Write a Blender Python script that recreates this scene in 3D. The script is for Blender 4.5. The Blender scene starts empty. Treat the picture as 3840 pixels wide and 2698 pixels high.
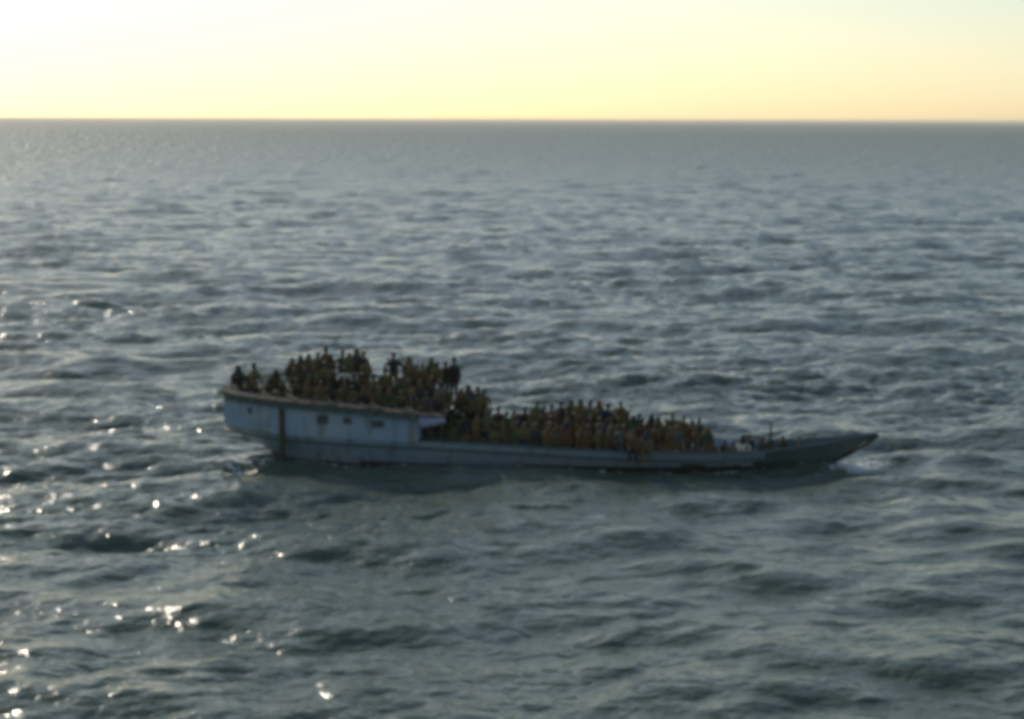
import bpy, bmesh, math, random
import numpy as np
from mathutils import Vector, Matrix

R = math.radians
SC = bpy.context.scene
COL = SC.collection
rnd = random.Random(7)

# ------------------------------------------------------------------ camera
CAM_H = 13.0
cam_d = bpy.data.cameras.new("camera")
cam = bpy.data.objects.new("camera", cam_d)
COL.objects.link(cam)
cam_d.sensor_width = 36.0
cam_d.lens = 75.2
cam_d.clip_start = 0.5
cam_d.clip_end = 200000
cam.matrix_world = (Matrix.Translation((0, 0, CAM_H)) @ Matrix.Rotation(R(90 - 6.40), 4, 'X')
                    @ Matrix.Rotation(R(0.20), 4, 'Z'))
SC.camera = cam

# ------------------------------------------------------------------ sky, sun, exposure
SUN_EL, SUN_AZ = R(28), R(-32)          # azimuth from +Y towards +X
w = bpy.data.worlds.new("World")
SC.world = w
w.use_nodes = True
nt = w.node_tree
nt.nodes.clear()
sky = nt.nodes.new('ShaderNodeTexSky')
sky.sky_type = 'NISHITA'
sky.sun_disc = False
sky.sun_elevation = SUN_EL
sky.sun_rotation = SUN_AZ
sky.altitude = 0
sky.air_density = 0.92
sky.dust_density = 0.5
sky.ozone_density = 0.0
bg = nt.nodes.new('ShaderNodeBackground')
bg.inputs['Strength'].default_value = 0.073
wo = nt.nodes.new('ShaderNodeOutputWorld')
nt.links.new(sky.outputs[0], bg.inputs[0])
nt.links.new(bg.outputs[0], wo.inputs[0])

sd = bpy.data.lights.new("sun", 'SUN')
sun = bpy.data.objects.new("sun", sd)
COL.objects.link(sun)
sd.energy = 2.0
sd.angle = R(0.53)
sd.color = (1.0, 0.90, 0.74)
svec = Vector((math.sin(SUN_AZ) * math.cos(SUN_EL), math.cos(SUN_AZ) * math.cos(SUN_EL), math.sin(SUN_EL)))
sun.rotation_euler = svec.to_track_quat('Z', 'Y').to_euler()
sun.location = svec * 200

SC.view_settings.view_transform = 'Standard'
SC.view_settings.look = 'None'
SC.view_settings.exposure = 0.47
SC.view_settings.gamma = 1.0
SC.render.engine = 'CYCLES'
SC.cycles.pixel_filter_type = 'BLACKMAN_HARRIS'
SC.cycles.filter_width = 5.0
SC.cycles.max_bounces = 6

# ------------------------------------------------------------------ materials
def mat(name, color, rough=0.6, color2=None, *a_, streak=None, **k_):
    m = mat0(name, color, rough, color2, *a_, **k_)
    if streak:
        t = m.node_tree; b = t.nodes['Principled BSDF']
        src = b.inputs['Base Color'].links[0].from_socket
        tc = t.nodes.new('ShaderNodeTexCoord'); mp = t.nodes.new('ShaderNodeMapping'); mp.inputs['Scale'].default_value = (1.6, 1.6, .28)
        n = t.nodes.new('ShaderNodeTexNoise'); n.inputs['Scale'].default_value = 1.5; n.inputs['Detail'].default_value = 8; n.inputs['Roughness'].default_value = .65
        rr_ = t.nodes.new('ShaderNodeMapRange'); rr_.inputs[1].default_value = .50; rr_.inputs[2].default_value = .68; rr_.inputs[4].default_value = .75
        mx_ = t.nodes.new('ShaderNodeMix'); mx_.data_type = 'RGBA'
        t.links.new(tc.outputs['Object'], mp.inputs[0]); t.links.new(mp.outputs[0], n.inputs['Vector']); t.links.new(n.outputs['Fac'], rr_.inputs[0])
        t.links.new(rr_.outputs[0], mx_.inputs[0]); t.links.new(src, mx_.inputs[6]); mx_.inputs[7].default_value = (*streak, 1)
        t.links.new(mx_.outputs[2], b.inputs['Base Color'])
    return m

def mat0(name, color, rough=0.6, color2=None, scale=3.0, detail=6.0, spec=0.5, bump=0.0, bscale=20.0, stretch=(1, 1, 1), lo=0.35, hi=0.65):
    m = bpy.data.materials.new(name)
    m.use_nodes = True
    t = m.node_tree
    b = t.nodes['Principled BSDF']
    b.inputs['Roughness'].default_value = rough
    b.inputs['Specular IOR Level'].default_value = spec
    b.inputs['Base Color'].default_value = (*color, 1)
    tc = t.nodes.new('ShaderNodeTexCoord')
    mp = t.nodes.new('ShaderNodeMapping')
    mp.inputs['Scale'].default_value = stretch
    t.links.new(tc.outputs['Object'], mp.inputs[0])
    if color2:
        n = t.nodes.new('ShaderNodeTexNoise')
        n.inputs['Scale'].default_value = scale
        n.inputs['Detail'].default_value = detail
        r = t.nodes.new('ShaderNodeValToRGB')
        r.color_ramp.elements[0].position = lo
        r.color_ramp.elements[1].position = hi
        r.color_ramp.elements[0].color = (*color, 1)
        r.color_ramp.elements[1].color = (*color2, 1)
        t.links.new(mp.outputs[0], n.inputs['Vector'])
        t.links.new(n.outputs['Fac'], r.inputs[0])
        t.links.new(r.outputs[0], b.inputs['Base Color'])
    if bump:
        n2 = t.nodes.new('ShaderNodeTexNoise')
        n2.inputs['Scale'].default_value = bscale
        bp = t.nodes.new('ShaderNodeBump')
        bp.inputs['Strength'].default_value = bump
        bp.inputs['Distance'].default_value = 0.02
        t.links.new(mp.outputs[0], n2.inputs['Vector'])
        t.links.new(n2.outputs['Fac'], bp.inputs['Height'])
        t.links.new(bp.outputs[0], b.inputs['Normal'])
    return m

M = {
    'hull': mat('faded_blue_paint', (0.20, 0.32, 0.42), 0.6, (0.29, 0.36, 0.39), 1.3, 8, bump=.4, stretch=(.5, .5, 1.6), streak=(.14, .14, .09)),
    'cabin': mat('pale_blue_paint', (0.22, 0.33, 0.43), 0.65, (0.31, 0.375, 0.41), 1.1, 8, bump=.4, stretch=(.6, .6, 1.4), streak=(.16, .165, .12)),
    'bottom': mat('worn_bottom_paint', (0.035, 0.04, 0.03), 0.6, (0.07, 0.06, 0.045), 2.5, 8),
    'bow': mat('dark_green_bow_paint', (0.05, 0.085, 0.085), 0.55, (0.085, 0.12, 0.12), 2.0, 8, bump=.4),
    'wood': mat('weathered_deck_wood', (0.10, 0.075, 0.05), 0.75, (0.19, 0.15, 0.11), 4, 8, bump=.6, stretch=(.3, 3, 1)),
    'darkwood': mat('dark_oiled_wood', (0.04, 0.037, 0.018), 0.85, (0.065, 0.058, 0.03), 4, 8, bump=.5),
    'roof': mat('worn_brown_roof_boards', (0.045, 0.04, 0.028), 0.8, (0.08, 0.07, 0.05), 3, 6, spec=.15, bump=.5),
    'trim': mat('grey_trim_paint', (0.20, 0.20, 0.17), 0.6, (0.32, 0.31, 0.26), 3, 6),
    'teal': mat('teal_trim_paint', (0.035, 0.08, 0.09), 0.5, (0.06, 0.11, 0.11), 3, 6),
    'glass': mat('dark_window_glass', (0.03, 0.045, 0.05), 0.3, (0.05, 0.065, 0.07), 5, 2),
    'tarp': mat('olive_tarpaulin', (0.012, 0.013, 0.008), 0.9, (0.02, 0.021, 0.012), 2.2, 5, spec=.12, bump=.8, bscale=5),
    'tarpedge': mat('rust_red_tarpaulin', (0.04, 0.016, 0.009), 0.9, (0.028, 0.014, 0.009), 2.2, 5, spec=.12, bump=.8, bscale=5),
    'lilac': mat('faded_lilac_cloth', (0.30, 0.33, 0.50), 0.8, (0.36, 0.37, 0.48), 4, 5, bump=.6, bscale=8),
    'metal': mat('rusty_steel', (0.10, 0.07, 0.05), 0.5, (0.16, 0.14, 0.12), 12, 6),
    'rubber': mat('black_rubber', (0.015, 0.015, 0.015), 0.8, (0.03, 0.03, 0.03), 8, 4),
    'skin': mat('brown_skin', (0.15, 0.088, 0.052), 0.6, (0.19, 0.115, 0.07), 8, 4),
    'eye': mat('dark_eye', (0.02, 0.015, 0.012), 0.3, (0.03, 0.02, 0.02), 8, 2),
    'hair': mat('black_hair', (0.012, 0.010, 0.008), 0.6, (0.025, 0.02, 0.015), 30, 4, bump=.5, bscale=60),
}
CL = {}
for nm, a, b in [
    ('olive', (.11, .095, .036), (.15, .13, .05)), ('dark brown', (.10, .066, .03), (.14, .092, .042)),
    ('black', (.022, .021, .018), (.04, .038, .03)), ('dark green', (.04, .075, .035), (.06, .10, .05)),
    ('khaki', (.11, .095, .05), (.14, .12, .07)), ('rust red', (.12, .055, .03), (.16, .075, .04)),
    ('navy', (.02, .028, .055), (.035, .045, .08)), ('cream', (.50, .46, .36), (.60, .56, .45)),
    ('grey', (.08, .085, .08), (.12, .125, .12)), ('orange brown', (.13, .08, .035), (.17, .11, .05)),
    ('purple', (.06, .04, .085), (.09, .06, .12))]:
    CL[nm] = mat(nm.replace(' ', '_') + '_cloth', a, 0.85, b, 9, 5, spec=.2, bump=.6, bscale=25)

# ------------------------------------------------------------------ mesh helpers
def tag(o, label=None, cat=None, group=None, kind=None):
    if label: o['label'] = label
    if cat: o['category'] = cat
    if group: o['group'] = group
    if kind: o['kind'] = kind
    return o

def link(name, me, mats, parent=None, smooth=False):
    o = bpy.data.objects.new(name, me)
    COL.objects.link(o)
    for m_ in (mats if isinstance(mats, (list, tuple)) else [mats]):
        me.materials.append(m_)
    if smooth:
        me.polygons.foreach_set('use_smooth', [True] * len(me.polygons))
    if parent: o.parent = parent
    return o

def obj(name, bm, mats, parent=None, smooth=False):
    bmesh.ops.recalc_face_normals(bm, faces=bm.faces)
    me = bpy.data.meshes.new(name)
    bm.to_mesh(me)
    bm.free()
    return link(name, me, mats, parent, smooth)

def box(bm, x0, x1, y0, y1, z0, z1, bev=0.0, mi=0):
    """box; z0/z1 may be (aft, fore) pairs so it can follow the sheer"""
    za = z0 if isinstance(z0, tuple) else (z0, z0)
    zb = z1 if isinstance(z1, tuple) else (z1, z1)
    v = [bm.verts.new(p) for p in [(x0, y0, za[0]), (x1, y0, za[1]), (x1, y1, za[1]), (x0, y1, za[0]),
                                   (x0, y0, zb[0]), (x1, y0, zb[1]), (x1, y1, zb[1]), (x0, y1, zb[0])]]
    fs = [bm.faces.new([v[i] for i in q]) for q in
          [(0, 3, 2, 1), (4, 5, 6, 7), (0, 1, 5, 4), (1, 2, 6, 5), (2, 3, 7, 6), (3, 0, 4, 7)]]
    for f in fs: f.material_index = mi
    if bev:
        es = list({e for f in fs for e in f.edges})
        bmesh.ops.bevel(bm, geom=es, offset=bev, segments=2, affect='EDGES', profile=.5)

def tube(bm, pts, rads, seg=10, caps=True):
    pts = [Vector(p) for p in pts]
    if not isinstance(rads, (list, tuple)): rads = [rads] * len(pts)
    rings = []
    up = Vector((0, 0, 1))
    for i, p in enumerate(pts):
        d = (pts[min(i + 1, len(pts) - 1)] - pts[max(i - 1, 0)]).normalized()
        u = up if abs(d.dot(up)) < .95 else Vector((1, 0, 0))
        a = d.cross(u).normalized()
        b = d.cross(a)
        rings.append([bm.verts.new(p + (a * math.cos(2 * math.pi * k / seg) + b * math.sin(2 * math.pi * k / seg)) * rads[i]) for k in range(seg)])
    for r0, r1 in zip(rings, rings[1:]):
        for k in range(seg):
            bm.faces.new([r0[k], r0[(k + 1) % seg], r1[(k + 1) % seg], r1[k]])
    if caps:
        bm.faces.new(rings[0][::-1]); bm.faces.new(rings[-1])

def ball(bm, c, r, u=14, v=10, rot=None):
    r = r if isinstance(r, (tuple, list)) else (r, r, r)
    mt = Matrix.Translation(c) @ (rot or Matrix.Identity(4)) @ Matrix.Diagonal((*r, 1))
    bmesh.ops.create_uvsphere(bm, u_segments=u, v_segments=v, radius=1, matrix=mt)

def capsule(bm, a, b, ra, rb):
    a, b = Vector(a), Vector(b)
    d = (b - a)
    L = d.length
    n = max(2, int(L / .03))
    tube(bm, [a.lerp(b, i / n) for i in range(n + 1)], [ra + (rb - ra) * i / n for i in range(n + 1)], 12)
    ball(bm, a, ra); ball(bm, b, rb)

# ------------------------------------------------------------------ boat geometry functions
BOAT_Y = 81.5           # the boat's centre line, metres in front of the viewer
BOAT_X = 0.0
# station: x, half beam at the rail, rail height, lowest point of the section, fullness
ST = [(-10.95, 1.15, 1.42, 1.02, .55), (-10.3, 1.55, 1.36, .72, .5), (-9.6, 1.9, 1.30, .38, .45), (-8.75, 2.22, 1.22, -.10, .4),
      (-7.8, 2.3, 1.16, -.55, .35), (-6, 2.36, 1.08, -.8, .32), (-3.3, 2.4, 1.0, -.85, .3), (0, 2.4, .86, -.85, .3),
      (2.5, 2.35, .74, -.85, .32), (4.5, 2.25, .66, -.8, .36), (6.5, 2.05, .60, -.75, .42), (8.3, 1.72, .58, -.65, .5),
      (9.7, 1.35, .62, -.5, .6), (10.8, 1.04, .72, -.40, .62), (11.8, .72, .85, -.12, .7), (12.7, .38, .98, .34, .85), (13.4, .14, 1.10, .84, 1.0), (13.9, .03, 1.16, 1.08, 1.0)]

def st(x, k):
    xs = [s[0] for s in ST]
    return float(np.interp(x, xs, [s[k] for s in ST]))

def hull_pt(x, t, side):
    """t = 0 keel .. 1 rail"""
    hb, zr, zk, p = st(x, 1), st(x, 2), st(x, 3), st(x, 4)
    y = hb * (t ** p) * (0.86 + .14 * t)
    return (x, side * y, zk + (zr - zk) * t)

boat = bpy.data.objects.new('fishing_boat', None)
COL.objects.link(boat)
boat.location = (BOAT_X, BOAT_Y, 0)
YAW = R(-4.5)
boat.rotation_euler = (0, 0, YAW)
tag(boat, 'long low wooden boat with faded blue hull, crowded with people on its roof and deck', 'boat')

def roof_z(x):          # upper face of the cabin roof, rising towards the stern
    return float(np.interp(x, [-11.2, -9, -6, -3.3, -2.2], [2.60, 2.48, 2.27, 2.03, 1.95]))

# ---- hull
xs = sorted(set([s[0] for s in ST] + [round(-10.6 + i * .45, 3) for i in range(54)]))
xs = [x for x in xs if -10.95 <= x <= 13.9]
NT = 12
bm = bmesh.new()
rows = []
for x in xs:
    ring = [hull_pt(x, 1 - i / NT, -1) for i in range(NT)] + [hull_pt(x, 0, 1)] + [hull_pt(x, (i + 1) / NT, 1) for i in range(NT)]
    rows.append([bm.verts.new(p) for p in ring])
for a, b in zip(rows, rows[1:]):
    for k in range(len(a) - 1):
        f = bm.faces.new([a[k], b[k], b[k + 1], a[k + 1]])
        c = f.calc_center_median()
        wl = 0.06 + .05 * math.sin(c.x * 1.1)
        f.material_index = 1 if c.z < wl else (2 if c.x > 9.2 + c.z * .9 else 0)
bm.faces.new(rows[0]).material_index = 0
hull = obj('hull', bm, [M['hull'], M['bottom'], M['bow']], boat, True)
sol = hull.modifiers.new('t', 'SOLIDIFY'); sol.thickness = .07; sol.offset = -1

# ---- deck
bm = bmesh.new()
dk = [x for x in xs if -10.5 <= x <= 12.6]
def deck_z(x): return float(np.interp(x, [-10.9, -4, 0, 8, 11, 13], [.95, .35, .25, .25, .45, .75]))
pr = None
for x in dk:
    tt = (deck_z(x) - st(x, 3)) / (st(x, 2) - st(x, 3))
    hb = max(.02, hull_pt(x, tt, 1)[1] - .09)
    c = [bm.verts.new((x, -hb, deck_z(x))), bm.verts.new((x, 0, deck_z(x) + .04)), bm.verts.new((x, hb, deck_z(x)))]
    if pr:
        for k in range(2): bm.faces.new([pr[k], c[k], c[k + 1], pr[k + 1]])
    pr = c
obj('deck', bm, M['wood'], boat)

# ---- rail cap (follows the sheer)
for s in (-1, 1):
    bm = bmesh.new()
    pts = [(x, s * (st(x, 1) + .005), st(x, 2) + .03) for x in xs if x > -3.4]
    tube(bm, pts, .055, 8)
    obj('rail', bm, M['trim'] if False else M['teal'], boat, True)
    bm = bmesh.new()
    pts = [(x, s * (st(x, 1) * (.93 if x > 8 else .985) + .03), st(x, 2) - .27) for x in xs if x < 11]
    tube(bm, pts, .04, 8)
    obj('rubbing_strake', bm, M['teal'], boat, True)
bm = bmesh.new()
tube(bm, [(10.9, 0, -.42), (11.8, 0, -.15), (12.7, 0, .29), (13.5, 0, .78), (13.85, 0, 1.04), (13.98, 0, 1.14)], [.07, .07, .07, .07, .07, .05], 8)
obj('stem_post', bm, M['darkwood'], boat, True)
bm = bmesh.new()
box(bm, -9.35, -8.6, -.05, .05, -1.0, 0.75, .02)
tube(bm, [(-8.85, 0, -.9), (-8.95, 0, 1.1)], .07, 8)
obj('rudder', bm, M['darkwood'], boat)

# ---- cabin: walls standing on the rail, following the plan of the stern
cab_x = [-10.95, -10.3, -9.6, -8.75, -7.4, -6.0, -4.6, -3.34]
def wall_y(x): return st(x, 1) - .01
bm = bmesh.new()
def wall_strip(bm, pts, z0f, z1f):
    lo = [bm.verts.new((p[0], p[1], z0f(p[0]))) for p in pts]
    hi = [bm.verts.new((p[0], p[1], z1f(p[0]))) for p in pts]
    for k in range(len(pts) - 1):
        bm.faces.new([lo[k], lo[k + 1], hi[k + 1], hi[k]])
loop = [(x, -wall_y(x)) for x in cab_x][::-1] + [(x, wall_y(x)) for x in cab_x]
wall_strip(bm, loop, lambda x: st(x, 2) - .02, lambda x: roof_z(x) - .27)
cabin = obj('cabin', bm, M['cabin'], boat)
sol = cabin.modifiers.new('t', 'SOLIDIFY'); sol.thickness = .06; sol.offset = 0
# front bulkhead, open in the middle (dark hold entrance)
for s in (-1, 1):
    bm = bmesh.new()
    box(bm, -3.42, -3.30, min(s * 1.5, s * 2.34), max(s * 1.5, s * 2.34), 1.02, 1.80)
    obj('bulkhead', bm, M['cabin'], cabin)
# corner post seen as a dark upright
for s in (-1, 1):
    bm = bmesh.new()
    tube(bm, [(-8.50, s * 2.18, -.15), (-8.50, s * 2.30, .6), (-8.50, s * 2.32, 1.25), (-8.52, s * 2.28, 2.26)], [.13, .12, .11, .11], 8)
    obj('corner_post', bm, M['darkwood'], cabin, True)
# windows along both sides
for s in (-1, 1):
    for wx, ww, wh in ((-6.95, .46, .34), (-6.0, .34, .26), (-4.85, .5, .28), (-9.75, .3, .24)):
        zt = roof_z(wx) - .40
        y = wall_y(wx) + .035
        bm = bmesh.new()
        yy = sorted((s * (y - .02), s * (y + .025)))
        for a in ((wx - ww / 2 - .05, wx - ww / 2, zt - wh - .05, zt + .05), (wx + ww / 2, wx + ww / 2 + .05, zt - wh - .05, zt + .05),
                  (wx - ww / 2, wx + ww / 2, zt, zt + .05), (wx - ww / 2, wx + ww / 2, zt - wh - .05, zt - wh)):
            box(bm, a[0], a[1], yy[0], yy[1], a[2], a[3])
        wf = obj('window', bm, M['cabin'], cabin)
        bm = bmesh.new()
        yy = sorted((s * (y - .03), s * (y + .008)))
        box(bm, wx - ww / 2, wx + ww / 2, yy[0], yy[1], zt - wh, zt)
        obj('pane', bm, M['glass'], wf)
# roof: slab with overhang, fascia board, beams
bm = bmesh.new()
rx = [-11.2, -10.9, -10.3, -9.6, -8.75, -7.4, -6.0, -4.6, -3.34, -2.35]
pr = None
for x in rx:
    hb = max(1.15, wall_y(max(x, -10.95))) + .22
    if x > -3.3: hb = 2.5
    z = roof_z(x)
    ring = [bm.verts.new(p) for p in ((x, -hb, z), (x, 0, z + .10), (x, hb, z), (x, hb, z - .07), (x, 0, z + .02), (x, -hb, z - .07))]
    if pr:
        for k in range(6): bm.faces.new([pr[k], ring[k], ring[(k + 1) % 6], pr[(k + 1) % 6]])
    else:
        bm.faces.new(ring)
    pr = ring
bm.faces.new(pr[::-1])
roof = obj('roof', bm, M['roof'], cabin)
for s in (-1, 1):
    bm = bmesh.new()
    lo, hi = [], []
    for x in rx[1:-1]:
        hb = wall_y(max(x, -10.95)) + .17
        hi.append(bm.verts.new((x, s * hb, roof_z(x) - .072)))
        lo.append(bm.verts.new((x, s * hb, roof_z(x) - .27)))
    for k in range(len(lo) - 1): bm.faces.new([lo[k], lo[k + 1], hi[k + 1], hi[k]])
    f = obj('fascia', bm, M['teal'], roof)
    sl = f.modifiers.new('t', 'SOLIDIFY'); sl.thickness = .04
# low toe rail round the roof
for s in (-1, 1):
    bm = bmesh.new()
    tube(bm, [(x, s * (max(1.15, wall_y(max(x, -10.95))) + .14), roof_z(x) + .10) for x in rx[:-1]], .03, 8)
    for x in (-10.9, -9.6, -8.75, -7.4, -6, -4.6, -3.4):
        y = s * (wall_y(max(x, -10.95)) + .14)
        box(bm, x - .03, x + .03, y - .03, y + .03, roof_z(x) - .01, roof_z(x) + .10)
    obj('toe_rail', bm, M['trim'], roof, False)
# roof posts at the open front end
for s in (-1, 1):
    bm = bmesh.new()
    box(bm, -2.5, -2.4, s * 2.36 - .05, s * 2.36 + .05, .98, roof_z(-2.4) - .05)
    obj('roof_post', bm, M['darkwood'], roof)
# faded cloth hung from the roof front edge
bm = bmesh.new()
n = 14
top, bot = [], []
for i in range(n + 1):
    x = -3.30 + i * (1.0 / n)
    top.append(bm.verts.new((x, -2.52 + .015 * math.sin(i * 1.7), 1.93 - .01 * i / n)))
    bot.append(bm.verts.new((x, -2.53 + .05 * math.sin(i * 1.3), 1.52 + .22 * (i / n) ** 1.4 + .015 * math.sin(i * 2.2))))
for i in range(n): bm.faces.new([bot[i], bot[i + 1], top[i + 1], top[i]])
cl = obj('hanging_cloth', bm, M['lilac'], boat, True)
sl = cl.modifiers.new('t', 'SOLIDIFY'); sl.thickness = .012

# ---- wheelhouse: narrow dark deckhouse just ahead of the roof
bm = bmesh.new()
box(bm, -2.05, -.85, -.95, .95, .3, (1.84, 1.78), .05)
wh = obj('wheelhouse', bm, M['darkwood'], boat)
bm = bmesh.new()
pr = None
for i in range(9):
    y = -.98 + 1.96 * i / 8
    z = 1.80 + .12 * (1 - (y / .98) ** 2)
    c = [bm.verts.new((x, y, zz)) for x, zz in ((-2.08, z - .06), (-.82, z - .12), (-.86, z + .0), (-2.04, z + .06))]
    if pr:
        for k in range(4): bm.faces.new([pr[k], c[k], c[(k + 1) % 4], pr[(k + 1) % 4]])
    else: bm.faces.new(c)
    pr = c
bm.faces.new(pr[::-1])
obj('roof', bm, M['tarp'], wh)
for i in range(2):
    bm = bmesh.new()
    box(bm, -.86, -.835, -.75 + i * .8, -.1 + i * .8, 1.15, 1.6)
    obj('window', bm, M['glass'], wh)

# ---- arched tarpaulin cover over the fore hold
bm = bmesh.new()
NX, NA = 26, 18
pr = None
for i in range(NX + 1):
    x = .75 + 4.1 * i / NX
    endf = 1 - .62 * max(0, (i / NX - .72) / .28) ** 2.4
    startf = 1 - .30 * max(0, (.15 - i / NX) / .15) ** 1.5
    c = []
    for j in range(NA + 1):
        a = math.pi * j / NA
        yy = -1.36 * math.cos(a)
        zz = .50 + (.42 * endf * startf) * max(0, math.sin(a)) ** .62 + .02 * math.sin(i * 1.9 + j * .7) - .03 * abs(math.sin(i / NX * math.pi * 4))
        c.append(bm.verts.new((x, yy, zz)))
    if pr:
        for j in range(NA):
            f = bm.faces.new([pr[j], c[j], c[j + 1], pr[j + 1]])
            f.material_index = 1 if i > NX * .70 and 4 < j < 14 else 0
    pr = c
tarp = obj('tarpaulin_cover', bm, [M['tarp'], M['tarpedge']], boat, True)
sl = tarp.modifiers.new('t', 'SOLIDIFY'); sl.thickness = .02
bm = bmesh.new()
box(bm, .7, 4.9, -1.32, 1.32, .24, .50, .03)
obj('hatch_coaming', bm, M['darkwood'], boat)
# ---- foredeck bench / anchor locker and slim mast post at the bow
bm = bmesh.new()
box(bm, 5.2, 7.6, -1.2, 1.2, .24, .52, .03)
obj('fore_hatch', bm, M['darkwood'], boat)
bm = bmesh.new()
tube(bm, [(9.9, .1, .35), (9.92, .1, 1.55)], [.05, .035], 8)
box(bm, 9.8, 10.02, .05, .15, 1.1, 1.16)
obj('bow_post', bm, M['darkwood'], boat)
bm = bmesh.new()
tube(bm, [(11.0, -.3, .5), (11.0, -.3, .98)], .06, 8); tube(bm, [(11.0, .3, .5), (11.0, .3, .98)], .06, 8); tube(bm, [(11.0, -.5, .85), (11.0, .5, .85)], .045, 8)
obj('mooring_bitt', bm, M['darkwood'], boat)
# ---- exhaust pipe and tyre fenders
bm = bmesh.new()
tube(bm, [(-4.4, 1.6, 2.1), (-4.4, 1.6, 3.1), (-4.5, 1.6, 3.25)], .05, 10)
obj('exhaust_pipe', bm, M['metal'], boat, True)

def torus(bm, c, Rr, r, ns=20, nr=8):
    rings = []
    for i in range(ns):
        a = 2 * math.pi * i / ns
        rings.append([bm.verts.new((c[0] + (Rr + r * math.cos(2 * math.pi * k / nr)) * math.cos(a), c[1] + r * math.sin(2 * math.pi * k / nr),
                                    c[2] + (Rr + r * math.cos(2 * math.pi * k / nr)) * math.sin(a))) for k in range(nr)])
    for i in range(ns):
        for k in range(nr):
            bm.faces.new([rings[i][k], rings[(i + 1) % ns][k], rings[(i + 1) % ns][(k + 1) % nr], rings[i][(k + 1) % nr]])

# ------------------------------------------------------------------ people
def remesh(name, bm, voxel, mats, smooth_it=2):
    me = bpy.data.meshes.new(name)
    bmesh.ops.recalc_face_normals(bm, faces=bm.faces)
    bm.to_mesh(me); bm.free()
    o = bpy.data.objects.new(name, me)
    COL.objects.link(o)
    r = o.modifiers.new('r', 'REMESH'); r.mode = 'VOXEL'; r.voxel_size = voxel; r.use_smooth_shade = True
    s = o.modifiers.new('s', 'SMOOTH'); s.factor = .5; s.iterations = smooth_it
    dg = bpy.context.evaluated_depsgraph_get()
    out = bpy.data.meshes.new_from_object(o.evaluated_get(dg))
    bpy.data.objects.remove(o); bpy.data.meshes.remove(me)
    out.name = name
    out.materials.clear()
    for m_ in mats: out.materials.append(m_)
    out.polygons.foreach_set('use_smooth', [True] * len(out.polygons))
    return out

def V(*a): return Vector(a)

def hand(bm, wrist, d, side, curl=.4):
    """palm, four unequal bent fingers and a thumb leaving the side of the palm"""
    d = d.normalized()
    lat = d.cross(V(0, 0, 1) if abs(d.z) < .8 else V(1, 0, 0)).normalized()
    nrm = lat.cross(d).normalized()
    pc = wrist + d * .05
    for k in range(4):
        o = lat * (.012 + (k - 1.5) * .02)
        capsule(bm, wrist + d * .01 + o * .5, wrist + d * .09 + o, .014, .012)
        ln = (.038, .044, .041, .030)[k]
        a = wrist + d * .09 + o
        b = a + (d * math.cos(curl) - nrm * math.sin(curl) * side) * ln
        c = b + (d * math.cos(curl * 2) - nrm * math.sin(curl * 2) * side) * ln * .9
        capsule(bm, a, b, .0095, .009); capsule(bm, b, c, .009, .0075)
    a = wrist + d * .035 - lat * .03
    b = a + (d * .6 - lat * .8).normalized() * .035
    c = b + (d * .85 - lat * .4).normalized() * .03
    capsule(bm, a, b, .012, .0105); capsule(bm, b, c, .0105, .009)

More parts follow.
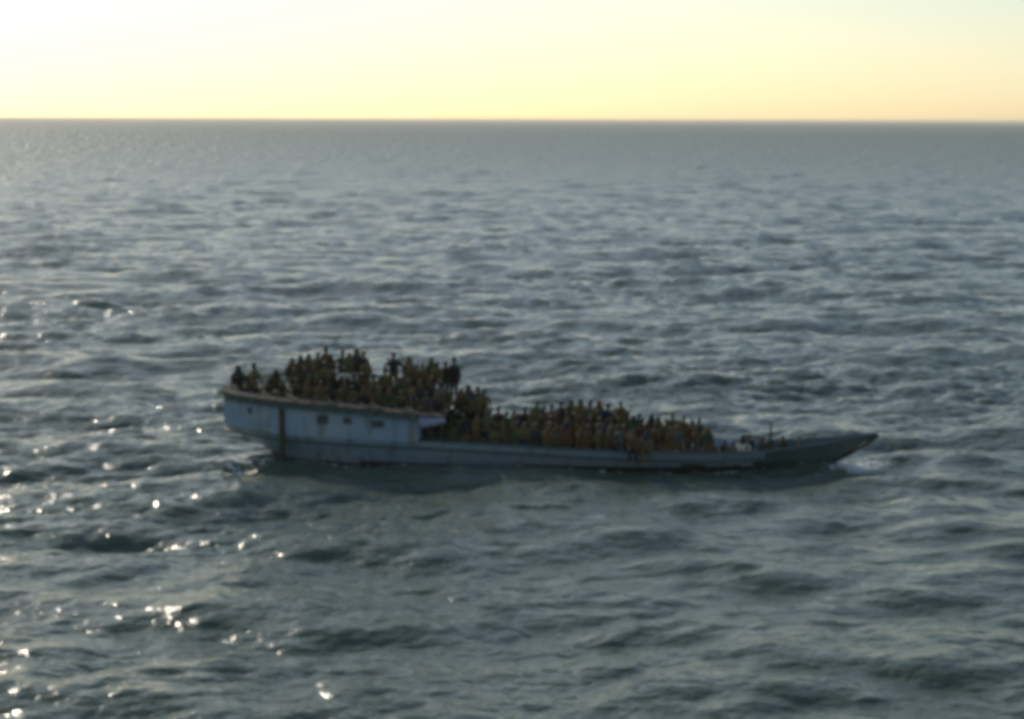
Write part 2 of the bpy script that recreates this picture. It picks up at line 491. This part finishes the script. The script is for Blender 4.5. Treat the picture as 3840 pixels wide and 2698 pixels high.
def make_pose(P):
    """P: joints (facing +X). Returns meshes body, shirt, trousers, hair."""
    pel, che, nk, hd = P['pelvis'], P['chest'], P['neck'], P['head']
    legs, arms = P['legs'], P['arms']
    lat = V(0, 1, 0)
    bd = bmesh.new()
    capsule(bd, pel - lat * .07, pel + lat * .07, .12, .12)
    mid = pel.lerp(che, .5)
    capsule(bd, pel, mid, .125, .12)
    capsule(bd, mid - lat * .04, che - lat * .07, .11, .12); capsule(bd, mid + lat * .04, che + lat * .07, .11, .12)
    capsule(bd, che, nk, .1, .055)
    capsule(bd, nk, hd - V(0, 0, .03), .06, .058)
    f = P.get('face', V(1, 0, 0)).normalized()
    up = (hd - nk).normalized()
    ball(bd, hd + up * .02, (.092, .076, .112), 18, 14)
    ball(bd, hd - up * .06 + f * .025, (.058, .052, .055))               # jaw
    capsule(bd, hd + f * .088 + up * .01, hd + f * .108 - up * .022, .008, .013)   # nose
    ball(bd, hd + f * .083 - up * .055, (.018, .028, .010))              # mouth
    ball(bd, hd + f * .072 + up * .04, (.02, .055, .012))                # brow
    for s in (-1, 1): ball(bd, hd + lat * s * .078 - f * .005, (.018, .012, .03))
    sh = [che + lat * s * .175 + (nk - che).normalized() * .05 for s in (-1, 1)]
    for s, (el, wr) in zip((0, 1), arms):
        capsule(bd, nk.lerp(che, .35), sh[s], .06, .062)
        capsule(bd, sh[s], el, .055, .042)
        capsule(bd, el, wr, .042, .027)
        hand(bd, wr, (wr - el) if (wr - el).length else V(0, 0, -1), 1 if s else -1, P.get('curl', .45))
    hips = [pel + lat * s * .095 for s in (-1, 1)]
    for s, (kn, an, toe) in zip((0, 1), legs):
        capsule(bd, hips[s], kn, .088, .058)
        capsule(bd, kn, kn.lerp(an, .35), .055, .055); capsule(bd, kn.lerp(an, .35), an, .055, .036)
        capsule(bd, an - (toe - an).normalized() * .04, toe, .036, .028)
        capsule(bd, an, an - (an - toe).normalized() * -.0 + V(0, 0, -.02), .036, .036)
    body = remesh('body', bd, .0115, [M['skin'], M['eye']], 1)
    # eyes as a second colour on the face
    eyes = [hd + f * .08 + up * .012 + lat * s * .032 for s in (-1, 1)]
    mi = [1 if min((p.center - e).length for e in eyes) < .014 else 0 for p in body.polygons]
    body.polygons.foreach_set('material_index', mi)
    # shirt
    b = bmesh.new()
    capsule(b, pel - lat * .075 + (che - pel) * .1, pel + lat * .075 + (che - pel) * .1, .135, .135)
    capsule(b, mid - lat * .05, che - lat * .085, .125, .133); capsule(b, mid + lat * .05, che + lat * .085, .125, .133)
    capsule(b, pel + (che - pel) * .1, mid, .14, .135)
    capsule(b, che, che.lerp(nk, .75), .112, .075)
    for s, (el, wr) in zip((0, 1), arms):
        capsule(b, nk.lerp(che, .35), sh[s], .07, .075)
        if P.get('long'):
            capsule(b, sh[s], el, .069, .056); capsule(b, el, el.lerp(wr, .9), .055, .042)
        else:
            capsule(b, sh[s], sh[s].lerp(el, .7), .07, .066)
    shirt = remesh('shirt', b, .02, [CL['olive']], 2)
    b = bmesh.new()
    capsule(b, pel - lat * .08, pel + lat * .08, .132, .132)
    for s, (kn, an, toe) in zip((0, 1), legs):
        capsule(b, hips[s], kn, .104, .076)
        capsule(b, kn, kn.lerp(an, .88), .074, .058)
    trous = remesh('trousers', b, .02, [CL['black']], 2)
    b = bmesh.new()
    ball(b, hd + up * .04 - f * .016, (.108, .096, .112), 18, 14)
    ball(b, hd - up * .01 - f * .045, (.062, .074, .08), 14, 10)
    hair = remesh('hair', b, .016, [M['hair']], 1)
    b = bmesh.new()
    ball(b, hd + up * .03 - f * .022, (.115, .10, .125), 18, 14)
    capsule(b, hd - f * .03 - up * .02, nk + f * .0, .10, .125)
    capsule(b, nk - lat * .06, nk + lat * .06 - (nk - che) * .1, .105, .105)
    hood = remesh('headscarf', b, .018, [CL['grey']], 2)
    return {'body': body, 'shirt': shirt, 'trousers': trous, 'hair': hair, 'headscarf': hood}

def stand(**k):
    P = dict(pelvis=V(0, 0, .93), chest=V(.01, 0, 1.26), neck=V(0, 0, 1.43), head=V(.025, 0, 1.575),
             legs=[(V(.02, -.11, .50), V(-.01, -.12, .075), V(.13, -.15, .03)), (V(.03, .12, .50), V(0, .14, .075), V(.14, .18, .03))],
             arms=[(V(-.03, -.26, 1.03), V(.06, -.28, .80)), (V(-.03, .26, 1.03), V(.06, .28, .80))])
    P.update(k); return P
def sit(**k):
    P = dict(pelvis=V(0, 0, .13), chest=V(.05, 0, .46), neck=V(.10, 0, .61), head=V(.15, 0, .745),
             legs=[(V(.36, -.13, .46), V(.47, -.11, .075), V(.61, -.13, .03)), (V(.38, .14, .44), V(.44, .14, .075), V(.58, .17, .03))],
             arms=[(V(.20, -.25, .37), V(.40, -.10, .40)), (V(.20, .25, .37), V(.41, .09, .42))])
    P.update(k); return P
def perch(**k):
    P = dict(pelvis=V(0, 0, .12), chest=V(.03, 0, .46), neck=V(.05, 0, .62), head=V(.09, 0, .76),
             legs=[(V(.42, -.13, .13), V(.44, -.12, -.30), V(.57, -.13, -.36)), (V(.43, .13, .12), V(.40, .14, -.31), V(.53, .16, -.37))],
             arms=[(V(.10, -.25, .28), V(.30, -.16, .22)), (V(.10, .25, .28), V(.31, .15, .22))])
    P.update(k); return P

POSES = {
    'standing': make_pose(stand(long=True)),
    'standing_hips': make_pose(stand(arms=[(V(-.06, -.40, 1.14), V(.03, -.22, .98)), (V(-.06, .40, 1.14), V(.03, .22, .98))])),
    'standing_wave': make_pose(stand(arms=[(V(-.03, -.26, 1.03), V(.06, -.28, .80)), (V(.05, .36, 1.52), V(.08, .30, 1.76))], head=V(.03, -.01, 1.575))),
    'standing_lean': make_pose(stand(chest=V(.07, .02, 1.22), neck=V(.11, .03, 1.38), head=V(.17, .04, 1.51),
                                     arms=[(V(.20, -.22, 1.02), V(.40, -.12, 1.0)), (V(.18, .25, 1.0), V(.38, .14, .96))], long=True)),
    'sitting': make_pose(sit(long=True)),
    'sitting_back': make_pose(sit(chest=V(-.10, 0, .45), neck=V(-.12, 0, .61), head=V(-.09, 0, .75),
                                  arms=[(V(-.20, -.27, .30), V(-.26, -.30, .08)), (V(-.20, .27, .30), V(-.26, .30, .08))])),
    'sitting_cross': make_pose(sit(legs=[(V(.26, -.32, .16), V(.34, -.02, .075), V(.38, .10, .05)), (V(.28, .32, .15), V(.22, .03, .07), V(.20, -.10, .045))],
                                   arms=[(V(.13, -.27, .30), V(.28, -.20, .20)), (V(.13, .27, .30), V(.28, .20, .20))])),
    'perched': make_pose(perch()),
    'perched_turn': make_pose(perch(long=True, arms=[(V(-.05, -.27, .27), V(.0, -.30, .06)), (V(.10, .25, .28), V(.31, .15, .22))], head=V(.07, .03, .76))),
}
HGT = {k: (1.69 if k.startswith('stand') else .86) for k in POSES}
protos = {}
def person(pose, x, y, z, rot, shirt, trous, s, label, group):
    e = bpy.data.objects.new('person', None)
    COL.objects.link(e)
    e.location = (BOAT_X + x * math.cos(YAW) - y * math.sin(YAW), BOAT_Y + x * math.sin(YAW) + y * math.cos(YAW), z)
    e.rotation_euler = (0, 0, rot + YAW)
    e.scale = (s, s, s)
    tag(e, label, 'person', group)
    if pose not in protos:
        protos[pose] = {}
        for part, me in POSES[pose].items():
            protos[pose][part] = bpy.data.objects.new(part, me)
        for part in ('shirt', 'trousers'):
            pass
    scarf = rnd.random() < .42
    for part, po in protos[pose].items():
        if part == ('hair' if scarf else 'headscarf'): continue
        c = po.copy()
        COL.objects.link(c)
        c.parent = e
        if part == 'shirt':
            c.material_slots[0].link = 'OBJECT'; c.material_slots[0].material = CL[shirt]
        if part == 'headscarf':
            c.material_slots[0].link = 'OBJECT'; c.material_slots[0].material = CL[rnd.choice(['black', 'dark brown', 'olive', 'dark brown', 'khaki', 'navy', 'orange brown'])]
        if part == 'trousers':
            c.material_slots[0].link = 'OBJECT'; c.material_slots[0].material = CL[trous]
    return e

ORD = ['first', 'second', 'third', 'fourth', 'fifth', 'sixth', 'seventh', 'eighth', 'ninth', 'tenth', 'eleventh', 'twelfth',
       'thirteenth', 'fourteenth', 'fifteenth', 'sixteenth', 'seventeenth', 'eighteenth', 'nineteenth', 'twentieth',
       'twenty-first', 'twenty-second', 'twenty-third', 'twenty-fourth']
WORD = {'standing': 'standing', 'standing_hips': 'standing', 'standing_wave': 'waving', 'standing_lean': 'stooping',
        'sitting': 'sitting', 'sitting_back': 'sitting', 'sitting_cross': 'sitting', 'perched': 'sitting', 'perched_turn': 'sitting'}

def row(place, group, entries, zf, facing=None):
    """entries: (x, y, pose, shirt, trousers, scale[, z offset[, facing]]) sorted from left to right"""
    entries = sorted(entries, key=lambda q: q[0])
    for i, q in enumerate(entries):
        x, y, pose, sh, tr, s = q[:6]
        dz = q[6] if len(q) > 6 else 0
        rot = q[7] if len(q) > 7 else (facing + rnd.uniform(-.6, .6) if facing is not None else rnd.uniform(0, 6.28))
        lab = 'person in %s %s %s, %s from left' % (sh, WORD[pose], place, ORD[i])
        person(pose, x, y, zf(x, y) + dz, rot, sh, tr, s, lab, group)

def rz(x, y): return roof_z(x) + .10 * (1 - min(1, abs(y) / 2.4)) - .005
def dz(x, y): return deck_z(x) + .01

CAMW = -math.pi / 2       # facing the viewer
row('at the stern end of the roof', 'people at the stern end of the roof', [
    (-10.62, .1, 'sitting', 'dark green', 'black', .98), (-10.15, .25, 'sitting_back', 'olive', 'dark brown', 1.06),
    (-9.85, -.75, 'sitting_cross', 'dark brown', 'black', .72), (-9.3, .5, 'sitting_cross', 'dark brown', 'black', .85), (-9.25, -.8, 'sitting', 'khaki', 'black', .62)], rz, CAMW)
row('in the far row on the roof', 'people standing along the far side of the roof', [
    (-8.68, .9, 'sitting', 'dark brown', 'black', 1.1, .25), (-8.42, 1.5, 'standing_lean', 'dark brown', 'olive', .80), (-8.12, 1.2, 'standing_lean', 'olive', 'black', .86),
    (-7.85, 1.9, 'standing', 'olive', 'dark brown', .84), (-7.50, 1.8, 'standing', 'dark brown', 'black', 1.0), (-7.22, 1.3, 'standing_lean', 'dark brown', 'olive', .88),
    (-6.86, 1.9, 'standing_hips', 'olive', 'black', .93), (-6.55, 1.6, 'standing', 'khaki', 'dark brown', .90), (-6.30, 1.9, 'standing', 'dark green', 'black', 1.01),
    (-6.05, 1.7, 'standing_lean', 'black', 'black', 1.0), (-5.85, 1.3, 'standing', 'olive', 'dark brown', .84), (-5.10, 1.5, 'sitting', 'olive', 'black', 1.1, .15),
    (-4.82, 1.8, 'standing_hips', 'black', 'olive', .99), (-4.22, 2.0, 'standing', 'grey', 'dark green', .93), (-4.08, 1.2, 'standing_lean', 'dark brown', 'black', .86),
    (-3.85, 1.6, 'standing', 'dark brown', 'dark brown', .80), (-3.60, 1.3, 'standing_lean', 'orange brown', 'black', .88), (-3.33, 1.9, 'standing', 'dark green', 'black', .97),
    (-3.06, 1.5, 'standing_lean', 'olive', 'black', .94), (-2.78, 1.9, 'standing', 'black', 'dark green', .91), (-2.42, 1.8, 'standing', 'black', 'black', 1.02)], rz, CAMW)
mid = []
for i, x in enumerate([-8.5, -8.1, -7.75, -7.3, -6.95, -6.5, -6.15, -5.75, -5.35, -4.9, -4.45, -4.0, -3.6, -3.15, -2.7]):
    mid.append((x, .35 + .3 * math.sin(i * 2.1), ['sitting', 'sitting_cross', 'sitting_back'][i % 3],
                ['dark brown', 'olive', 'dark green', 'olive', 'black', 'khaki', 'dark green', 'rust red', 'dark brown', 'olive', 'dark green', 'dark brown', 'black', 'dark green', 'grey'][i],
                ['black', 'dark brown', 'olive'][i % 3], 1.0 + .05 * math.sin(i)))
mid[5] = (-6.5, .3, 'sitting', 'cream', 'black', 1.02, .22, CAMW)
mid[3] = (-7.3, .6, 'sitting', 'olive', 'dark brown', 1.15, .2, CAMW)
mid[2] = (-7.75, .5, 'sitting_back', 'dark green', 'olive', 1.1, .15, CAMW)
row('in the middle row on the roof', 'people sitting down the middle of the roof', mid, rz, CAMW)
near = []
for i, x in enumerate([-8.65, -8.2, -7.7, -7.2, -6.8, -6.35, -5.9, -5.45, -5.0, -4.55, -4.1, -3.65, -3.2, -2.75]):
    near.append((x, -1.25 + .2 * math.sin(i * 1.7), ['sitting_cross', 'sitting', 'sitting_back'][i % 3],
                 ['black', 'dark brown', 'olive', 'dark brown', 'navy', 'dark green', 'olive', 'rust red', 'dark green', 'dark green', 'olive', 'navy', 'grey', 'purple'][i],
                 ['olive', 'black', 'dark brown'][i % 3], [.72, .78, .74, .82][i % 4]))
row('in the near row on the roof', 'people sitting along the near side of the roof', near, rz, CAMW)

# below the roof front and round the wheelhouse
row('on deck below the roof front', 'people on the deck below the roof front', [
    (-3.0, -1.2, 'sitting', 'dark green', 'black', 1.15, .1), (-2.55, -1.1, 'sitting_back', 'olive', 'dark brown', 1.15, .1), (-2.1, -1.25, 'sitting', 'olive', 'black', 1.1, .1),
    (-1.65, -1.4, 'sitting_cross', 'dark brown', 'black', 1.15, .12), (-1.2, -1.25, 'sitting', 'olive', 'black', 1.1, .08), (-.75, -1.15, 'sitting', 'dark brown', 'olive', 1.1, .1),
    (-2.75, -.5, 'standing_lean', 'black', 'olive', .86), (-2.35, .6, 'standing', 'dark brown', 'black', .9), (-2.62, 1.3, 'standing', 'black', 'black', .92),
    (-2.2, -.6, 'standing_lean', 'dark green', 'black', .95), (-.45, -.3, 'standing_lean', 'olive', 'black', .95)], dz, CAMW)
far = [(-.62, 1.2, 'standing', 'grey', 'black', .95), (-.28, .6, 'standing_lean', 'dark green', 'black', .92), (.0, 1.0, 'standing', 'dark green', 'dark brown', .86),
       (.42, 1.2, 'standing_hips', 'black', 'olive', .96), (.72, .9, 'standing_lean', 'dark brown', 'black', .98), (1.1, 1.95, 'standing', 'dark brown', 'black', .92),
       (1.42, 1.95, 'standing', 'rust red', 'black', .95), (1.78, 1.9, 'standing_wave', 'black', 'dark brown', .98, .10), (2.18, 1.95, 'standing', 'dark green', 'black', 1.06),
       (2.55, 2.0, 'standing', 'grey', 'dark green', 1.05), (2.92, 1.9, 'standing', 'grey', 'black', 1.06), (3.28, 1.95, 'standing_hips', 'olive', 'grey', 1.05),
       (3.62, 1.9, 'standing', 'navy', 'dark brown', 1.0), (3.98, 1.85, 'standing_lean', 'black', 'dark brown', .95), (4.3, 1.8, 'standing_lean', 'grey', 'dark brown', .86)]
for i_ in range(len(far)): far[i_] = (far[i_][0], far[i_][1] + (.12 if far[i_][1] > 1.8 else 0), *far[i_][2:])
row('along the far rail', 'people standing along the far rail', far, dz, CAMW)
CLO = ['olive', 'dark brown', 'orange brown', 'dark brown', 'olive', 'khaki', 'dark green', 'dark brown', 'rust red', 'olive', 'grey', 'dark brown', 'navy']
def crowd(x0, x1, step, y, poses, smin, smax, k, z=0):
    out, x, i = [], x0, 0
    while x < x1:
        out.append((x + rnd.uniform(-.07, .07), y + rnd.uniform(-.12, .12), poses[(i * 5 + k) % len(poses)], CLO[(i * 3 + k) % 13], CLO[(i * 7 + k + 4) % 13],
                    rnd.uniform(smin, smax), z, CAMW + rnd.uniform(-1.2, 1.2)))
        x += step; i += 1
    return out
row('inside near rail by the hatch', 'people standing just inside the near rail', crowd(-.6, 4.5, .40, -1.68, ['standing_lean', 'standing_lean', 'standing'], .74, .88, 0), dz)
row('at the near edge of the hatch', 'people sitting along the near edge of the hatch', crowd(.95, 4.6, .42, -.75, ['sitting', 'sitting_cross', 'sitting_back'], .92, 1.1, 2, .42), dz)
row('in the middle of the hatch', 'people on the middle of the hatch', crowd(.9, 4.7, .42, .1, ['sitting', 'standing_lean', 'sitting_back', 'sitting'], .85, 1.0, 5, .62), dz)
row('at the far edge of the hatch', 'people along the far edge of the hatch', crowd(.2, 4.7, .45, 1.52, ['standing', 'standing_lean', 'standing_hips'], .82, .92, 7), dz)
row('leaning on the near wall of wheelhouse', 'people standing against the near side of the wheelhouse', crowd(-2.3, -.7, .36, -1.2, ['standing', 'standing_lean', 'standing_hips'], .92, 1.06, 6), dz)
row('on top of the wheelhouse', 'people sitting on top of the wheelhouse', [
    (-1.95, -.3, 'sitting', 'dark brown', 'black', .98), (-1.78, .4, 'sitting_back', 'olive', 'black', 1.0), (-1.5, -.45, 'sitting_cross', 'olive', 'dark brown', .96),
    (-1.28, .2, 'sitting', 'dark green', 'black', 1.0), (-1.05, -.4, 'sitting_back', 'dark brown', 'olive', .95)], lambda x, y: 1.84 + .10 * (1 - y * y) - .02, CAMW)
row('between the wheelhouse and the hatch', 'people standing between the wheelhouse and the hatch', crowd(-.6, .6, .3, -.6, ['standing', 'standing_lean'], .84, .95, 3), dz)
row('on the foredeck past the tarpaulin', 'people standing on the foredeck', [
    (4.78, .8, 'standing_lean', 'dark green', 'black', .92), (5.02, .1, 'standing', 'black', 'olive', .82), (5.30, 1.0, 'standing_lean', 'dark brown', 'black', .88),
    (5.58, -.6, 'standing_lean', 'orange brown', 'dark brown', .80), (5.62, .7, 'standing', 'dark brown', 'black', .82), (5.92, .2, 'standing', 'khaki', 'dark brown', .80),
    (6.16, 1.1, 'standing', 'olive', 'black', .86), (6.38, -.3, 'standing_lean', 'rust red', 'dark brown', .86), (6.60, .7, 'standing_hips', 'dark brown', 'olive', .84),
    (6.92, 0, 'standing', 'dark brown', 'black', .80), (7.22, .6, 'standing_lean', 'grey', 'black', .84), (7.5, .1, 'sitting', 'dark green', 'black', .95, .25)], dz, CAMW)
row('on near rail with legs outboard', 'people sitting on the near rail', [
    (4.72, -2.2, 'perched', 'dark brown', 'black', .94, .42, CAMW), (5.2, -2.16, 'perched_turn', 'khaki', 'orange brown', .95, .39, CAMW),], dz)
row('just inside the rail forward of the hatch', 'people standing inside the rail on the foredeck', crowd(5.6, 7.5, .38, -1.0, ['standing_lean', 'sitting_back', 'standing_lean'], .74, .84, 4), dz)
row('low down near the bow', 'people sitting near the bow', [
    (7.75, -.9, 'sitting_cross', 'dark brown', 'black', .85), (8.1, -.4, 'sitting', 'black', 'olive', .78), (8.45, -.8, 'sitting_cross', 'olive', 'dark brown', .75),
    (8.78, -.5, 'sitting', 'cream', 'cream', .95), (9.12, -.1, 'sitting', 'black', 'black', .92), (9.5, -.2, 'sitting_cross', 'grey', 'black', .8),
    (9.85, -.45, 'sitting_cross', 'dark brown', 'black', .72), (10.35, .1, 'sitting_cross', 'dark green', 'black', .72)], dz, CAMW)

# ------------------------------------------------------------------ the sea
def fft_tile(L, N, peak, spread, wind, seed, kmax, pw=3.75):
    """one periodic tile of wind sea: height and horizontal displacement"""
    rg = np.random.default_rng(seed)
    k1 = np.fft.fftfreq(N, L / N) * 2 * np.pi
    kx, ky = np.meshgrid(k1, k1, indexing='ij')
    k = np.hypot(kx, ky); k[0, 0] = 1e9
    kp = 2 * np.pi / peak
    c = (kx * math.cos(wind) + ky * math.sin(wind)) / k
    S = np.exp(-1.25 * (kp / k) ** 2) / k ** pw
    S *= (np.abs(c) ** spread) * .88 + .12
    S *= np.exp(-(k / kmax) ** 2)
    S[0, 0] = 0
    h = np.sqrt(S) * (rg.standard_normal((N, N)) + 1j * rg.standard_normal((N, N)))
    H = np.fft.ifft2(h).real
    sx = np.fft.ifft2(1j * kx * h).real; sy = np.fft.ifft2(1j * ky * h).real
    sl = math.sqrt((sx ** 2 + sy ** 2).mean())
    DX = np.fft.ifft2(-1j * kx / k * h).real; DY = np.fft.ifft2(-1j * ky / k * h).real
    return [a.astype(np.float32) / sl for a in (H, DX, DY)], L, N

def sample(tile, x, y, rot):
    (A, L, N) = tile
    c, s = math.cos(rot), math.sin(rot)
    u = ((x * c + y * s) / L * N); v = ((-x * s + y * c) / L * N)
    u0 = np.floor(u); v0 = np.floor(v)
    fu = (u - u0).astype(np.float32); fv = (v - v0).astype(np.float32)
    i = u0.astype(np.int64) % N; j = v0.astype(np.int64) % N
    i1 = (i + 1) % N; j1 = (j + 1) % N
    out = [a[i, j] * (1 - fu) * (1 - fv) + a[i1, j] * fu * (1 - fv) + a[i, j1] * (1 - fu) * fv + a[i1, j1] * fu * fv for a in A]
    return out[0], out[1] * c - out[2] * s, out[1] * s + out[2] * c

WIND = R(-75)
t1 = fft_tile(211.0, 2048, 15.0, 4.0, WIND, 3, 5.0, 4.0)
t2 = fft_tile(67.0, 1024, 3.4, 4.0, WIND - .5 + R(9), 8, 30.0)

a1 = np.linspace(-R(19), R(19), 1150)
a2 = np.linspace(R(19), 2 * np.pi - R(19), 260)[1:-1]
ang = np.concatenate([a1, a2])                # from +Y towards +X
rr = [12.0]
while rr[-1] < 30000:
    r = rr[-1]
    rr.append(r + max(.09, r * r / (CAM_H * 2140) * .85))
rr = np.array(rr)
TH, RR = np.meshgrid(ang, rr, indexing='ij')
# far rows are spaced wider than the waves: scatter their vertices so no regular pattern forms
step_ = np.gradient(rr)[None, :]
jt = np.random.default_rng(21).uniform(-.5, .5, (RR.shape[0] // 14 + 2, RR.shape[1]))
ja = np.arange(RR.shape[0]) / 14.0; j0 = ja.astype(int); jf = (ja - j0)[:, None]
RR = RR + (jt[j0] * (1 - jf) + jt[j0 + 1] * jf) * .6 * step_ * np.clip((RR - 130) / 200, 0, 1) * (RR < 20000)
X = (np.sin(TH) * RR); Y = (np.cos(TH) * RR)
h1, dx1, dy1 = sample(t1, X, Y, 0.0)
h2, dx2, dy2 = sample(t2, X, Y, 0.5)
A1, A2, CH = .170, .205, .95
t3 = fft_tile(611.0, 256, 70.0, 1.0, WIND, 11, .4)
g3 = sample(t3, X, Y, .3)[0]; g3 = g3 / g3.std()
A2 = A2 * np.clip(1 + .38 * g3, .35, 1.8) * np.interp(RR, [250, 700], [1, .25])      # gusty patches of finer chop
fade = np.exp(-(RR / 6000) ** 2)
Z = (h1 * A1 + h2 * A2) * fade
foam_glint = np.clip((Z - .30) / .25, 0, 1) * 0
# calmer close round the hull; nothing inside it
bx = (X - BOAT_X) * math.cos(YAW) + (Y - BOAT_Y) * math.sin(YAW); by = -(X - BOAT_X) * math.sin(YAW) + (Y - BOAT_Y) * math.cos(YAW)
hb = np.interp(bx, [-9.2, -8.75, -7.8, -6, -3.3, 2.5, 6.5, 8.3, 9.7, 10.8, 11.6], [0, 1.6, 2.0, 2.2, 2.25, 2.2, 1.85, 1.45, 1.0, .5, 0])
d = np.hypot(np.maximum(0, np.abs(by) - hb), np.maximum(0, np.maximum(-9.0 - bx, bx - 11.6)))
near_f = np.clip(d / 3.0, 0, 1)
Z = Z * (.45 + .55 * near_f)
inside = (np.abs(by) < hb - .12) & (bx > -9) & (bx < 11.6)
# bow wave and quarter wave thrown off by the moving hull
bowd = np.hypot((bx - 11.9) / 1.0, (by + .6) / .8)
Z = Z + .16 * np.exp(-bowd ** 2)
Z = Z + .07 * np.exp(-(d - .5) ** 2 / .15) * np.sin(bx * 1.3) * (np.abs(bx) < 12)
Z[inside] = -.35
CHm = CH * np.clip(d / 1.5, 0, 1) * np.clip(1.3 - RR / 600, 0, 1)
X = X + (dx1 * A1 + dx2 * A2) * CHm
Y = Y + (dy1 * A1 + dy2 * A2) * CHm
# churned white water: off the bow, along the side, at the stern doubling as painted sun glints
foam_glint = np.exp(-(((bx - 13.2) / 1.9) ** 2 + ((by + .4 - (bx - 13.2) * .5) / 1.3) ** 2)) * .9
foam_glint = np.maximum(foam_glint, np.exp(-(((bx + 10.6) / 2.3) ** 2 + ((by + 1.4) / 2.2) ** 2)) * .85)
foam_glint = np.maximum(foam_glint, np.exp(-(d / .6) ** 2) * .62)
hh = h1 * A1 + h2 * A2; hh = hh / hh.std()
foam_glint = np.maximum(foam_glint, np.clip(hh - 2.5, 0, .3) * np.clip(1.5 - RR / 400, 0, 1))
nA, nR = X.shape
co = np.stack([X, Y, Z], -1).reshape(-1, 3).astype(np.float32)
idx = np.arange(nA * nR).reshape(nA, nR)
i0 = idx; i1 = np.roll(idx, -1, axis=0)
quads = np.stack([i0[:, :-1], i0[:, 1:], i1[:, 1:], i1[:, :-1]], -1).reshape(-1, 4)
ctr = nA * nR
co = np.vstack([co, np.array([[0, 0, 0]], np.float32)])
tris = np.stack([np.full(nA, ctr), i0[:, 0], i1[:, 0]], -1)
me = bpy.data.meshes.new('sea')
me.vertices.add(len(co)); me.vertices.foreach_set('co', co.ravel())
nq, ntri = len(quads), len(tris)
me.loops.add(nq * 4 + ntri * 3)
me.loops.foreach_set('vertex_index', np.concatenate([quads.ravel(), tris.ravel()]).astype(np.int32))
me.polygons.add(nq + ntri)
ls = np.concatenate([np.arange(nq) * 4, nq * 4 + np.arange(ntri) * 3]).astype(np.int32)
me.polygons.foreach_set('loop_start', ls)
me.polygons.foreach_set('use_smooth', np.ones(nq + ntri, bool))
me.update(calc_edges=True)
at = me.attributes.new('foam_glint', 'FLOAT', 'POINT')
at.data.foreach_set('value', np.append(foam_glint.ravel(), 0).astype(np.float32))

# waves too small for the mesh at that distance become surface roughness
at = me.attributes.new('unresolved', 'FLOAT', 'POINT')
ur = np.interp(np.log(RR), np.log([40, 90, 250, 700, 2000]), [.15, .15, .20, .33, .42])
at.data.foreach_set('value', np.append(ur.ravel(), .15).astype(np.float32))

wm = bpy.data.materials.new('sea_water'); wm.use_nodes = True
t = wm.node_tree; b = t.nodes['Principled BSDF']
N_ = t.nodes.new; LK = t.links.new
b.inputs['Base Color'].default_value = (.082, .115, .080, 1)
b.inputs['Roughness'].default_value = .10
b.inputs['IOR'].default_value = 1.333
tc = N_('ShaderNodeTexCoord')
def noise(scale, detail, rough, stretch):
    mp = N_('ShaderNodeMapping'); mp.inputs['Scale'].default_value = stretch
    n = N_('ShaderNodeTexNoise'); n.inputs['Scale'].default_value = scale; n.inputs['Detail'].default_value = detail; n.inputs['Roughness'].default_value = rough
    LK(tc.outputs['Object'], mp.inputs[0]); LK(mp.outputs[0], n.inputs['Vector'])
    return n
n1 = noise(1.6, 4, .55, (.7, 1, 1)); n2 = noise(.35, 3, .5, (.7, 1, 1))
b1 = N_('ShaderNodeBump'); b1.inputs['Distance'].default_value = .22; b1.inputs['Strength'].default_value = 1.0
b2 = N_('ShaderNodeBump'); b2.inputs['Distance'].default_value = .35; b2.inputs['Strength'].default_value = 1.0
LK(n1.outputs['Fac'], b1.inputs['Height']); LK(n2.outputs['Fac'], b2.inputs['Height'])
LK(b2.outputs[0], b1.inputs['Normal']); LK(b1.outputs[0], b.inputs['Normal'])
ro = N_('ShaderNodeAttribute'); ro.attribute_name = 'unresolved'
LK(ro.outputs['Fac'], b.inputs['Roughness'])
fo = N_('ShaderNodeAttribute'); fo.attribute_name = 'foam_glint'
nf = noise(2.6, 6, .7, (1, 1, 1))
ad = N_('ShaderNodeMath'); ad.operation = 'MULTIPLY_ADD'; ad.inputs[1].default_value = 2.2; ad.inputs[2].default_value = -1.1 - .50
mth = N_('ShaderNodeMath'); mth.operation = 'MULTIPLY_ADD'; mth.inputs[1].default_value = .75
LK(nf.outputs['Fac'], ad.inputs[0]); LK(fo.outputs['Fac'], mth.inputs[0]); LK(ad.outputs[0], mth.inputs[2])
rp = N_('ShaderNodeValToRGB'); rp.color_ramp.elements[0].position = 0.0; rp.color_ramp.elements[1].position = .25
LK(mth.outputs[0], rp.inputs[0])
df = N_('ShaderNodeBsdfDiffuse'); df.inputs['Color'].default_value = (.75, .78, .76, 1)
mx = N_('ShaderNodeMixShader')
LK(rp.outputs[0], mx.inputs[0]); LK(b.outputs[0], mx.inputs[1]); LK(df.outputs[0], mx.inputs[2])
LK(mx.outputs[0], t.nodes['Material Output'].inputs[0])
sea = link('sea', me, wm)
tag(sea, 'choppy grey green open sea with small wind waves reaching the horizon', 'sea', kind='structure')

# ------------------------------------------------------------------ warm haze lying over the water
bm = bmesh.new()
box(bm, -31500, 31500, -31500, 31500, -2.0, 16.0)
hz = bpy.data.materials.new('warm_haze'); hz.use_nodes = True
t = hz.node_tree; t.nodes.clear()
pv = t.nodes.new('ShaderNodeVolumePrincipled'); oo = t.nodes.new('ShaderNodeOutputMaterial')
pv.inputs['Color'].default_value = (.96, .92, .80, 1)
pv.inputs['Density'].default_value = 8.5e-5
pv.inputs['Anisotropy'].default_value = .3
t.links.new(pv.outputs[0], oo.inputs['Volume'])
haze = obj('haze', bm, hz)
tag(haze, 'pale warm haze over the far water below the horizon', 'haze', kind='stuff')
